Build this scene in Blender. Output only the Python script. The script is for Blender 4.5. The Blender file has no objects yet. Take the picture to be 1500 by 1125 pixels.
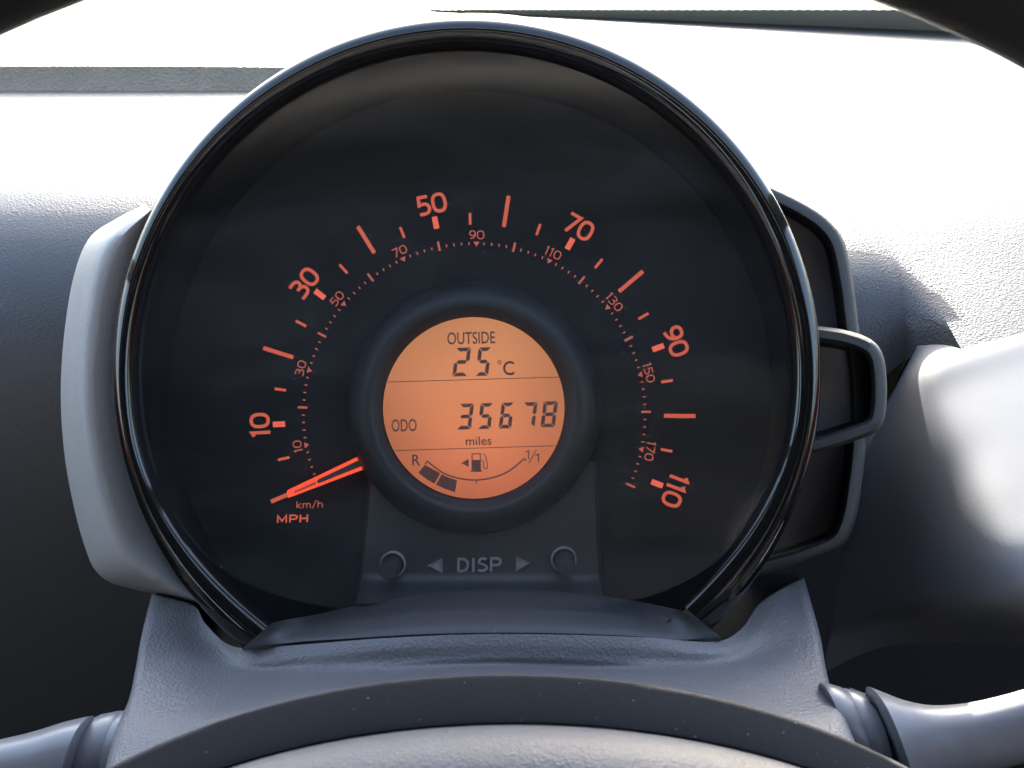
import bpy, bmesh, math, random
from mathutils import Vector, Matrix
from math import sin, cos, radians, pi, sqrt, atan2

random.seed(7)
# ------------------------------------------------------------------ camera, world, sun, exposure
S = 0.0002            # metres per photo pixel on the dial plane
D = 0.288             # camera to dial plane
TILT = radians(25)    # the dial leans back by this much; the camera looks square at it
CAM = Vector((0, 0, 1.25))
EXPO = 3.45
RIGHT = Vector((1, 0, 0)); UP = Vector((0, sin(TILT), cos(TILT))); BACK = Vector((0, -cos(TILT), sin(TILT)))
SC = bpy.context.scene
COL = SC.collection
cam_d = bpy.data.cameras.new('camera'); cam = bpy.data.objects.new('camera', cam_d); COL.objects.link(cam)
cam.location = CAM; cam.rotation_euler = (pi / 2 - TILT, 0, 0)
cam_d.sensor_width = 36; cam_d.lens = 36 * 1440 / 1500
cam_d.clip_start = 0.01; cam_d.clip_end = 500
cam_d.dof.use_dof = True; cam_d.dof.focus_distance = D - .004; cam_d.dof.aperture_fstop = 42
SC.camera = cam

SUN_EL, SUN_AZ = radians(21.3), radians(5)      # azimuth from straight ahead towards the right
sunv = Vector((sin(SUN_AZ) * cos(SUN_EL), cos(SUN_AZ) * cos(SUN_EL), sin(SUN_EL)))
world = bpy.data.worlds.new('World'); SC.world = world; world.use_nodes = True
nt = world.node_tree; nt.nodes.clear()
sky = nt.nodes.new('ShaderNodeTexSky'); sky.sky_type = 'NISHITA'; sky.sun_disc = False
sky.sun_elevation = SUN_EL; sky.sun_rotation = SUN_AZ; sky.dust_density = 4; sky.ozone_density = 1.0
bg = nt.nodes.new('ShaderNodeBackground'); bg.inputs[1].default_value = 0.15
wo = nt.nodes.new('ShaderNodeOutputWorld')
nt.links.new(sky.outputs[0], bg.inputs[0]); nt.links.new(bg.outputs[0], wo.inputs[0])
sl = bpy.data.lights.new('sun', 'SUN'); sl.energy = 5.0; sl.angle = radians(.5); sl.color = (1, .95, .87)
so = bpy.data.objects.new('sun', sl); COL.objects.link(so)
so.rotation_euler = sunv.to_track_quat('Z', 'Y').to_euler(); so.location = (3, 6, 12)
SC.view_settings.view_transform = 'Standard'; SC.view_settings.look = 'None'
SC.view_settings.exposure = EXPO; SC.view_settings.gamma = 1
SC.render.engine = 'CYCLES'
SC.cycles.use_denoising = True
SC.cycles.max_bounces = 8; SC.cycles.transparent_max_bounces = 12
SC.cycles.sample_clamp_indirect = 6

# ------------------------------------------------------------------ helpers
def W(px, py, h=0.0):
    """point h metres in front of the dial plane, seen at this photo pixel"""
    k = S * (D - h) / D
    return CAM + RIGHT * ((px - 750) * k) + UP * ((562.5 - py) * k) + BACK * (h - D)

ORG = (694.8, 607.0)                       # centre of the scales
C0 = W(*ORG, 0)
def P(r, deg, h=0.0, off=(0, 0)):
    """polar point on the dial, r in pixels at the dial plane"""
    a = radians(deg)
    return C0 + RIGHT * ((r * cos(a) + off[0]) * S) + UP * ((r * sin(a) + off[1]) * S) + BACK * h

def dial_matrix(loc):
    m = Matrix((RIGHT, UP, BACK)).transposed().to_4x4(); m.translation = loc
    return m

XF = {}
def props(o, label=None, cat=None, group=None, kind=None):
    if label: o['label'] = label
    if cat: o['category'] = cat
    if group: o['group'] = group
    if kind: o['kind'] = kind
    return o

def thing(name, label, cat, loc, m=None, group=None):
    o = bpy.data.objects.new(name, None); COL.objects.link(o)
    o.empty_display_size = .02
    m = m.copy() if m is not None else Matrix.Identity(4)
    m.translation = loc
    o.matrix_world = m; XF[o] = m
    return props(o, label, cat, group)

def build(name, V, F, mat, parent=None, smooth=40, kind=None, label=None, recalc=True):
    m = XF[parent] if parent else None
    if m is not None:
        mi = m.inverted(); V = [mi @ Vector(v) for v in V]
    me = bpy.data.meshes.new(name); me.from_pydata([tuple(v) for v in V], [], F)
    if recalc:
        bm = bmesh.new(); bm.from_mesh(me)
        bmesh.ops.recalc_face_normals(bm, faces=bm.faces); bm.to_mesh(me); bm.free()
    me.materials.append(mat)
    o = bpy.data.objects.new(name, me); COL.objects.link(o)
    if parent: o.parent = parent; XF[o] = m
    else: XF[o] = Matrix.Identity(4)
    if smooth:
        me.polygons.foreach_set('use_smooth', [True] * len(me.polygons))
        me.set_sharp_from_angle(angle=radians(smooth))
    return props(o, label, None, None, kind)

def loft(rows, closed_u=False, closed_v=False, cap=False):
    """rows of equal length -> verts, faces"""
    n = len(rows[0]); V = [v for r in rows for v in r]; F = []
    R = len(rows)
    for i in range(R if closed_v else R - 1):
        for j in range(n if closed_u else n - 1):
            a = i * n + j; b = i * n + (j + 1) % n
            i2 = (i + 1) % R
            F.append((a, b, i2 * n + (j + 1) % n, i2 * n + j))
    if cap:
        F.append(tuple(range(n))); F.append(tuple((R - 1) * n + j for j in range(n)))
    return V, F

def join(*parts):
    V, F = [], []
    for v, f in parts:
        k = len(V); V += list(v); F += [tuple(i + k for i in q) for q in f]
    return V, F

def cr(pts, n, closed=False):
    """Catmull-Rom through tuples, resampled to n points evenly in parameter along chord length"""
    pts = [tuple(map(float, p)) for p in pts]
    m = len(pts); dim = len(pts[0])
    if not closed:
        g = lambda i: pts[max(0, min(m - 1, i))]; segs = m - 1
    else:
        g = lambda i: pts[i % m]; segs = m
    ln = [max(1e-9, sqrt(sum((g(i + 1)[d] - g(i)[d]) ** 2 for d in range(min(2, dim))))) for i in range(segs)]
    tot = sum(ln); out = []
    for k in range(n):
        t = tot * k / (n if closed else n - 1); i = 0
        while i < segs - 1 and t > ln[i]: t -= ln[i]; i += 1
        u = min(1, t / ln[i]); p0, p1, p2, p3 = g(i - 1), g(i), g(i + 1), g(i + 2)
        out.append(tuple(.5 * (2 * p1[d] + (p2[d] - p0[d]) * u + (2 * p0[d] - 5 * p1[d] + 4 * p2[d] - p3[d]) * u * u
                               + (3 * p1[d] - p0[d] - 3 * p2[d] + p3[d]) * u ** 3) for d in range(dim)))
    return out

def spline_grid(rows, nu, nv):
    rr = [cr(r, nu) for r in rows]
    cols = [cr([r[j] for r in rr], nv) for j in range(nu)]
    return [[cols[j][i] for j in range(nu)] for i in range(nv)]

def box(x0, x1, y0, y1, z0, z1):
    V = [Vector((x, y, z)) for x in (x0, x1) for y in (y0, y1) for z in (z0, z1)]
    return V, [(0, 1, 3, 2), (4, 6, 7, 5), (0, 4, 5, 1), (2, 3, 7, 6), (0, 2, 6, 4), (1, 5, 7, 3)]

def bar(p, q, w, d, up=Vector((0, 0, 1))):
    p, q = Vector(p), Vector(q); t = (q - p).normalized(); s = t.cross(up).normalized() * w / 2; n = s.cross(t).normalized() * d / 2
    V = [e + a * s + b * n for e in (p, q) for a, b in ((-1, -1), (1, -1), (1, 1), (-1, 1))]
    return V, [(0, 1, 2, 3), (4, 5, 6, 7), (0, 1, 5, 4), (1, 2, 6, 5), (2, 3, 7, 6), (3, 0, 4, 7)]

def revolve(px, py, h0, prof, n=48):
    """turned part standing square on the dial plane; prof = (radius px, h)"""
    k = S * (D - h0) / D
    c = CAM + RIGHT * ((px - 750) * k) + UP * ((562.5 - py) * k) - BACK * D
    rows = [[c + RIGHT * (r * S * cos(2 * pi * j / n)) + UP * (r * S * sin(2 * pi * j / n)) + BACK * h for j in range(n)] for r, h in prof]
    return loft(rows, closed_u=True)

def sm(a, b, x):
    x = max(0, min(1, (x - a) / (b - a))); return x * x * (3 - 2 * x)

# ------------------------------------------------------------------ materials
def srgb(r, g, b):
    f = lambda c: (c / 12.92 if c <= .04045 else ((c + .055) / 1.055) ** 2.4)
    return tuple(f(c / 255) for c in (r, g, b))

def material(name, base, rough=.5, bump=None, spec=.5, coat=0, vary=0.0, dust=0.0, metallic=0, rvary=0.0):
    """bump = list of (kind, scale, strength, distance)"""
    m = bpy.data.materials.new(name); m.use_nodes = True
    n = m.node_tree.nodes; L = m.node_tree.links; b = n['Principled BSDF']
    b.inputs['Base Color'].default_value = (*base, 1); b.inputs['Roughness'].default_value = rough
    b.inputs['Specular IOR Level'].default_value = spec; b.inputs['Coat Weight'].default_value = coat
    b.inputs['Coat Roughness'].default_value = .03; b.inputs['Metallic'].default_value = metallic
    tc = n.new('ShaderNodeTexCoord'); colour = None
    if vary:
        t = n.new('ShaderNodeTexNoise'); t.inputs['Scale'].default_value = 60; t.inputs['Detail'].default_value = 5
        L.new(tc.outputs['Object'], t.inputs['Vector'])
        mx = n.new('ShaderNodeMix'); mx.data_type = 'RGBA'
        mx.inputs[6].default_value = (*[c * (1 - vary) for c in base], 1); mx.inputs[7].default_value = (*[c * (1 + vary) for c in base], 1)
        L.new(t.outputs[0], mx.inputs[0]); colour = mx.outputs[2]
    if dust:
        v = n.new('ShaderNodeTexVoronoi'); v.inputs['Scale'].default_value = 750
        L.new(tc.outputs['Object'], v.inputs['Vector'])
        sep = n.new('ShaderNodeSeparateColor'); L.new(v.outputs['Color'], sep.inputs[0])
        pick = n.new('ShaderNodeMath'); pick.operation = 'LESS_THAN'; pick.inputs[1].default_value = dust
        L.new(sep.outputs[0], pick.inputs[0])
        sz = n.new('ShaderNodeMath'); sz.operation = 'MULTIPLY'; sz.inputs[1].default_value = .10
        L.new(sep.outputs[1], sz.inputs[0])
        near = n.new('ShaderNodeMath'); near.operation = 'LESS_THAN'
        L.new(v.outputs['Distance'], near.inputs[0]); L.new(sz.outputs[0], near.inputs[1])
        both = n.new('ShaderNodeMath'); both.operation = 'MULTIPLY'
        L.new(pick.outputs[0], both.inputs[0]); L.new(near.outputs[0], both.inputs[1])
        mx = n.new('ShaderNodeMix'); mx.data_type = 'RGBA'
        mx.inputs[6].default_value = (*base, 1); mx.inputs[7].default_value = (.30, .29, .27, 1)
        if colour: L.new(colour, mx.inputs[6])
        L.new(both.outputs[0], mx.inputs[0]); colour = mx.outputs[2]
    if colour: L.new(colour, b.inputs['Base Color'])
    if rvary:
        t = n.new('ShaderNodeTexNoise'); t.inputs['Scale'].default_value = 35; t.inputs['Detail'].default_value = 6
        L.new(tc.outputs['Object'], t.inputs['Vector'])
        mr = n.new('ShaderNodeMapRange'); mr.inputs[3].default_value = rough - rvary; mr.inputs[4].default_value = rough + rvary
        L.new(t.outputs[0], mr.inputs[0]); L.new(mr.outputs[0], b.inputs['Roughness'])
    prev = None
    for kind, scale, strength, dist in (bump or []):
        if kind == 'noise':
            t = n.new('ShaderNodeTexNoise'); t.inputs['Scale'].default_value = scale; t.inputs['Detail'].default_value = 3; out = t.outputs[0]
        else:
            t = n.new('ShaderNodeTexVoronoi'); t.inputs['Scale'].default_value = scale
            t.feature = 'SMOOTH_F1' if kind == 'cells' else 'DISTANCE_TO_EDGE'; out = t.outputs['Distance']
        L.new(tc.outputs['Object'], t.inputs['Vector'])
        bn = n.new('ShaderNodeBump'); bn.inputs['Strength'].default_value = strength; bn.inputs['Distance'].default_value = dist
        L.new(out, bn.inputs['Height'])
        if prev: L.new(prev, bn.inputs['Normal'])
        prev = bn.outputs[0]
    if prev: L.new(prev, b.inputs['Normal'])
    return m

def glow(name, rgb, gain=1.0, base=(.02, .02, .02), rough=.5, vary=0.0, centre=None):
    m = material(name, base, rough)
    n = m.node_tree.nodes; L = m.node_tree.links; b = n['Principled BSDF']
    c = srgb(*rgb); b.inputs['Emission Color'].default_value = (*c, 1)
    b.inputs['Emission Strength'].default_value = gain / 2 ** EXPO
    if vary:
        tc = n.new('ShaderNodeTexCoord'); t = n.new('ShaderNodeTexNoise'); t.inputs['Scale'].default_value = 28; t.inputs['Detail'].default_value = 1
        L.new(tc.outputs['Object'], t.inputs['Vector'])
        mr = n.new('ShaderNodeMapRange'); mr.inputs[1].default_value = .3; mr.inputs[2].default_value = .7
        mr.inputs[3].default_value = gain * (1 - vary) / 2 ** EXPO; mr.inputs[4].default_value = gain * (1 + vary) / 2 ** EXPO
        L.new(t.outputs[0], mr.inputs[0]); out = mr.outputs[0]
        if centre:                                            # upper half glows paler than the lower half
            sx = n.new('ShaderNodeSeparateXYZ'); L.new(tc.outputs['Object'], sx.inputs[0])
            gr = n.new('ShaderNodeMapRange'); gr.inputs[1].default_value = -.022; gr.inputs[2].default_value = .024; L.new(sx.outputs[1], gr.inputs[0])
            mc = n.new('ShaderNodeMix'); mc.data_type = 'RGBA'; mc.inputs[6].default_value = (*srgb(212, 112, 74), 1); mc.inputs[7].default_value = (*srgb(224, 146, 96), 1)
            L.new(gr.outputs[0], mc.inputs[0]); L.new(mc.outputs[2], b.inputs['Emission Color'])
        if centre:                                            # the backlight falls off towards the edge of the display
            ds = n.new('ShaderNodeVectorMath'); ds.operation = 'DISTANCE'; ds.inputs[1].default_value = centre
            L.new(tc.outputs['Object'], ds.inputs[0])
            fo = n.new('ShaderNodeMapRange'); fo.interpolation_type = 'SMOOTHSTEP'; fo.inputs[1].default_value = .008; fo.inputs[2].default_value = .030
            fo.inputs[3].default_value = 1.05; fo.inputs[4].default_value = .70; L.new(ds.outputs['Value'], fo.inputs[0])
            ml = n.new('ShaderNodeMath'); ml.operation = 'MULTIPLY'; L.new(out, ml.inputs[0]); L.new(fo.outputs[0], ml.inputs[1]); out = ml.outputs[0]
        L.new(out, b.inputs['Emission Strength'])
    return m

def pane(name, tint, refl=1.0, haze=0.0):
    m = bpy.data.materials.new(name); m.use_nodes = True
    n = m.node_tree.nodes; L = m.node_tree.links; n.clear()
    tr = n.new('ShaderNodeBsdfTransparent'); tr.inputs[0].default_value = (*tint, 1)
    gl = n.new('ShaderNodeBsdfGlossy'); gl.inputs['Roughness'].default_value = .012
    fr = n.new('ShaderNodeFresnel')
    ge = n.new('ShaderNodeNewGeometry'); im = n.new('ShaderNodeMapRange')       # the same thin pane from either side
    im.inputs[3].default_value = 1.45; im.inputs[4].default_value = 1 / 1.45
    L.new(ge.outputs['Backfacing'], im.inputs[0]); L.new(im.outputs[0], fr.inputs[0])
    ml = n.new('ShaderNodeMath'); ml.operation = 'MULTIPLY'; ml.inputs[1].default_value = refl
    mx = n.new('ShaderNodeMixShader'); o = n.new('ShaderNodeOutputMaterial')
    L.new(fr.outputs[0], ml.inputs[0]); L.new(ml.outputs[0], mx.inputs[0])
    first = tr.outputs[0]
    if haze:
        df = n.new('ShaderNodeBsdfDiffuse'); df.inputs[0].default_value = (.8, .8, .82, 1)
        tc = n.new('ShaderNodeTexCoord'); mp = n.new('ShaderNodeMapping'); mp.inputs['Scale'].default_value = (9, 26, 9); mp.inputs['Rotation'].default_value = (0, 0, .5)
        ns = n.new('ShaderNodeTexNoise'); ns.inputs['Scale'].default_value = 1.6; ns.inputs['Detail'].default_value = 6; ns.inputs['Distortion'].default_value = 1.2
        L.new(tc.outputs['Object'], mp.inputs[0]); L.new(mp.outputs[0], ns.inputs['Vector'])
        mr = n.new('ShaderNodeMapRange'); mr.inputs[1].default_value = .42; mr.inputs[2].default_value = .8; mr.inputs[3].default_value = haze * .25; mr.inputs[4].default_value = haze
        vo = n.new('ShaderNodeTexVoronoi'); vo.inputs['Scale'].default_value = 330; L.new(tc.outputs['Object'], vo.inputs['Vector'])
        sp = n.new('ShaderNodeMath'); sp.operation = 'LESS_THAN'; sp.inputs[1].default_value = .05; L.new(vo.outputs['Distance'], sp.inputs[0])
        ad = n.new('ShaderNodeMath'); ad.operation = 'MULTIPLY_ADD'; ad.inputs[1].default_value = .22; L.new(sp.outputs[0], ad.inputs[0])
        L.new(ns.outputs[0], mr.inputs[0]); L.new(mr.outputs[0], ad.inputs[2])
        m2 = n.new('ShaderNodeMixShader'); L.new(ad.outputs[0], m2.inputs[0]); L.new(tr.outputs[0], m2.inputs[1]); L.new(df.outputs[0], m2.inputs[2]); first = m2.outputs[0]
    L.new(first, mx.inputs[1]); L.new(gl.outputs[0], mx.inputs[2]); L.new(mx.outputs[0], o.inputs[0])
    return m

GRAIN = [('cells', 1500, .3, .0003), ('noise', 3000, .2, .0002)]
FINE = [('cells', 2300, .5, .0003), ('noise', 4000, .3, .0002)]
LEATHER = [('cells', 1500, .55, .0004), ('noise', 2600, .3, .0002)]
SOFT = [('cells', 1400, .45, .0004), ('noise', 3000, .3, .0002)]
M_gloss = material('piano_black', (.005, .005, .006), .07, spec=.5, coat=.1, rvary=.03)
M_dial = material('dial_black', (.013, .0135, .015), .75, [('noise', 3500, .1, .0001)], spec=.2)
M_wall = material('matt_black_wall', (.007, .0075, .009), .55, [('noise', 3000, .15, .0001)], spec=.3)
M_recess = material('recess_dark', (.20, .19, .225), .5, [('noise', 1500, .2, .0002)])
M_lower = material('lower_dash_dark', (.028, .029, .033), .6, SOFT)
M_ring = material('satin_dark_ring', (.019, .020, .022), .5, [('noise', 4000, .25, .0001)], spec=.4)
M_panel = material('satin_dark_panel', (.028, .029, .030), .45, [('noise', 3500, .2, .0001)], dust=.05)
M_ear = material('housing_shade_side', (.022, .0215, .023), .55, [('noise', 1300, .3, .0003)], vary=.06)  # housing darkened in its colour on the side away from the light
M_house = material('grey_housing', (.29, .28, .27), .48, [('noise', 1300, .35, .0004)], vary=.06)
M_dash = material('dash_grain', (.028, .028, .030), .5, SOFT, spec=.65, vary=.1)
M_step = material('shade_step_grain', (.19, .15, .105), .7, [('cells', 700, .9, .001), ('noise', 1800, .5, .0006)], vary=.25)
M_smooth = material('dash_smooth', (.13, .131, .14), .75, [('noise', 1600, .15, .0002)], spec=.2, vary=.08)
M_cowl = material('column_grain', (.125, .12, .128), .45, LEATHER, spec=.4, vary=.08, dust=.1)
M_sill = material('sill_satin', (.045, .046, .05), .5, [('noise', 2600, .2, .0002)], dust=.09)
M_shroud = material('hub_matt', (.020, .0185, .019), .65, [('noise', 1800, .3, .0002)], spec=.3, vary=.1, dust=.8)
M_pad = material('pad_leather', (.062, .067, .082), .5, FINE, spec=.4, vary=.08)
M_stalk = material('stalk_satin', (.16, .157, .17), .3, [('noise', 1500, .1, .0002)])
M_rim = material('rim_leather', (.012, .011, .011), .6, GRAIN)
M_print = glow('print_red', (200, 86, 60), 1.0)
M_print_hot = glow('print_red_bright', (232, 98, 76), 1.0)
M_small = glow('print_small', (186, 90, 72), .85)
M_needle = glow('needle_red', (255, 82, 44), 1.05, (.3, .03, .02), .35)
M_slot = material('needle_core', (.05, .045, .042), .5)
M_lcd = glow('lcd_amber', (220, 128, 80), 1.0, (.04, .025, .015), .4, .10, (0, .0019, 0))
M_seg = glow('lcd_dark', (66, 40, 36), 1.0, (.02, .02, .02), .6)
M_emb = material('embossed_glint', (.25, .25, .245), .35, spec=.9)  # panel plastic made paler, glints on the raised edges put into the colour
M_lens = pane('clear_lens', (.95, .955, .96), 1.0, .028)
M_glass = pane('windscreen_glass', (.93, .95, .94), 1.0)
M_frit = material('frit_glare_grey', (.42, .42, .39), .6)  # black ceramic coloured grey, windscreen glare painted in
M_lining = material('cabin_lining', (.07, .07, .07), .85)
M_redpaint = material('red_paint', (.32, .010, .013), .25, coat=.6)
M_dark = material('cabin_dark', (.025, .025, .027), .8)

# ------------------------------------------------------------------ ground and greenery outside
def ground():
    m = material('grass_ground', (.12, .16, .035), .95, spec=.1)
    n = m.node_tree.nodes; L = m.node_tree.links; tc = n.new('ShaderNodeTexCoord')
    t = n.new('ShaderNodeTexNoise'); t.inputs['Scale'].default_value = 1.1; t.inputs['Detail'].default_value = 7; L.new(tc.outputs['Object'], t.inputs['Vector'])
    cr_ = n.new('ShaderNodeValToRGB'); cr_.color_ramp.elements[0].position = .40; cr_.color_ramp.elements[0].color = (.035, .07, .012, 1)
    cr_.color_ramp.elements[1].position = .58; cr_.color_ramp.elements[1].color = (.24, .24, .10, 1)
    L.new(t.outputs[0], cr_.inputs[0]); L.new(cr_.outputs[0], n['Principled BSDF'].inputs['Base Color'])
    V = [Vector((x, y, 0)) for x, y in ((-200, -200), (200, -200), (200, 200), (-200, 200))]
    return props(build('ground', V, [(0, 1, 2, 3)], m, smooth=0), kind='structure')
ground()

def hedge(x0, x1, y0, y1, hgt, n, label):
    t = thing('hedge', label, 'hedge', ((x0 + x1) / 2, (y0 + y1) / 2, 0), group=None)
    m = material('hedge_leaf', (.07, .12, .025), .5, vary=.5)
    wood = material('hedge_wood', (.08, .055, .035), .9)
    V, F = [], []
    for _ in range(n):
        c = Vector((random.uniform(x0, x1), random.uniform(y0, y1), random.uniform(.05, 1) ** .7 * hgt * random.uniform(.85, 1.1)))
        a = Vector([random.gauss(0, 1) for _ in range(3)]).normalized(); b = a.orthogonal().normalized(); s = random.uniform(.06, .13)
        k = len(V); V += [c + a * s, c + b * s * .5, c - a * s, c - b * s * .5]; F.append((k, k + 1, k + 2, k + 3))
    build('foliage', V, F, m, t, smooth=0, recalc=False)
    for _ in range(6):
        x, y = random.uniform(x0, x1), random.uniform(y0, y1)
        build('stem', *bar((x, y, 0), (x + random.uniform(-.2, .2), y, hgt * .8), .06, .06, Vector((0, 1, 0))), wood, t, smooth=0)
hedge(-25, 25, 58, 61, 5, 9000, 'sunlit green hedge far beyond the windscreen')
hedge(5.5, 7, -8, 8, 2.6, 5000, 'green hedge outside the right door, mirrored in the glossy hood')

# ------------------------------------------------------------------ car body round the dashboard
BASE_Y = lambda x: min(1.11 - .42 * x, 1.165 - .25 * (x + .2) ** 2)
def car_cabin():
    t = thing('car', 'dark cabin shell with roof, doors and windscreen round the dashboard', 'car', (-.25, 0, .35))
    z = CAM.z
    build('roof', *box(-1.04, .56, -1.75, -.08, z + .36, z + .40), M_lining, t, 0)
    build('floor_pan', *box(-1.04, .56, -1.75, 1.0, z - .93, z - .90), M_dark, t, 0)
    build('rear_panel', *box(-1.04, .56, -1.78, -1.752, z - .9, z + .28), M_dark, t, 0)
    build('front_bulkhead', *box(-1.04, .56, 1.2, 1.23, z - .9, z - .12), M_dark, t, 0)
    for s, x in ((-1, -1.02), (1, .54)):
        d = build('door_panel', *box(x - .02, x + .02, -1.75, 1.2, z - .9, z - .16), M_dark, t, 0)
        build('painted_sill', *box(x - .022, x + .022, -.9, .5, z - .158, z - .08), M_redpaint, d, 0)
        build('front_pillar', *bar((x, 1.0, z - .12), (x - s * .02, -.1, z + .37), .05, .05), M_lining, t, 0)
        build('middle_pillar', *bar((x, -.62, z - .12), (x - s * .02, -.65, z + .37), .06, .5, Vector((0, 1, 0))), M_lining, t, 0)
        if s > 0: build('light_block_panel', *box(x - .018, x + .018, -1.75, -.88, z - .158, z + .36), M_dark, t, 0)  # added on one side only, closes the rear window to darken the cabin
        build('rear_pillar', *bar((x, -1.72, z - .12), (x - s * .02, -1.68, z + .37), .10, .10, Vector((0, 1, 0))), M_lining, t, 0)
    def glass_at(x, f):
        yb, yt = BASE_Y(x), -.04 - .10 * (x + .25) ** 2
        return Vector((x, yb + (yt - yb) * f, z - .135 + .495 * f + .03 * sin(pi * f)))
    ws = build('windscreen', *loft([[glass_at(-1.0 + 1.52 * j / 32, i / 8) for j in range(33)] for i in range(9)]), M_glass, t)
    # black border, greyed by painted glare, with a toothed edge printed along the foot of the glass
    V, F = [], []
    N = 420
    for j in range(N + 1):
        x = -.95 + 1.42 * j / N
        lo, hi = 0.0, .5
        for _ in range(30):
            m = (lo + hi) / 2; p = glass_at(x, m)
            if (p.z - z) / p.y < -math.tan(radians(4.08)): lo = m
            else: hi = m
        f = lo - (.0013 if j % 2 else 0)
        for g in (-.12, f * .5, f): V.append(glass_at(x, g) + Vector((0, -.0006, -.0006)))
        if j: k = 3 * j; F += [(k - 3, k, k + 1, k - 2), (k - 2, k + 1, k + 2, k - 1)]
    build('border_print', V, F, M_frit, ws, 30)
    return t
CAR = car_cabin()

def seat(x, y):
    z = CAM.z
    t = thing('car_seat', None, None, (x, y, z - .9)); t.parent = CAR; t.location = Vector((x, y, z - .9)) - CAR.location
    cloth = material('seat_cloth', (.03, .03, .032), .9, [('noise', 900, .4, .001)])
    def pad(name, c, rx, ry, rz, e=4):
        rows = []
        for i in range(13):
            b = -pi / 2 + pi * i / 12; cb, sb = cos(b), sin(b)
            cb = abs(cb) ** (2 / e); sb = math.copysign(abs(sb) ** (2 / e), sb)
            rows.append([Vector((c[0] + rx * cb * math.copysign(abs(cos(2 * pi * j / 32)) ** (2 / e), cos(2 * pi * j / 32)),
                                 c[1] + ry * cb * math.copysign(abs(sin(2 * pi * j / 32)) ** (2 / e), sin(2 * pi * j / 32)) - .2 * (c[2] - z + .3), c[2] + rz * sb)) for j in range(32)])
        build(name, *loft(rows, closed_u=True), cloth, t, 60)
    pad('cushion', (x, y + .25, z - .62), .25, .27, .11); pad('backrest', (x, y - .05, z - .28), .25, .08, .33); pad('headrest', (x, y - .04, z + .17), .13, .05, .1)
seat(.02, -.42); seat(-.58, -.42)

# ------------------------------------------------------------------ dashboard
PROF = cr([(1.16, -.074), (.95, -.077), (.7, -.083), (.5, -.087), (.41, -.0915), (.368, -.1), (.342, -.116), (.326, -.142), (.318, -.19), (.316, -.26), (.32, -.34), (.335, -.48)], 1500)
def prof_at(py):
    """dash profile point seen at picture row py"""
    best = min(PROF, key=lambda p: abs(562.5 + 1440 * math.tan(atan2(-p[1], p[0]) - TILT) - py)); return best
PROF2 = cr([(1.16, -.074), (.95, -.077), (.7, -.083), (.5, -.088), (.43, -.0935), (.385, -.1020), (.354, -.1115), (.337, -.1205), (.3275, -.136), (.322, -.155), (.318, -.19), (.316, -.26), (.32, -.34)], 1500)
PROF3 = cr([(1.16, -.074), (.95, -.077), (.7, -.083), (.5, -.0875), (.43, -.0925), (.385, -.1020), (.345, -.1140), (.325, -.1200), (.3107, -.1243), (.295, -.129), (.28, -.134)], 1500)
def shelf_h(py):
    k = math.tan(TILT + math.atan((py - 562.5) / 1440))
    y = (.1243 + .3107 * .25) / (k + .25); return D - (y * cos(TILT) + k * y * sin(TILT))
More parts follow.
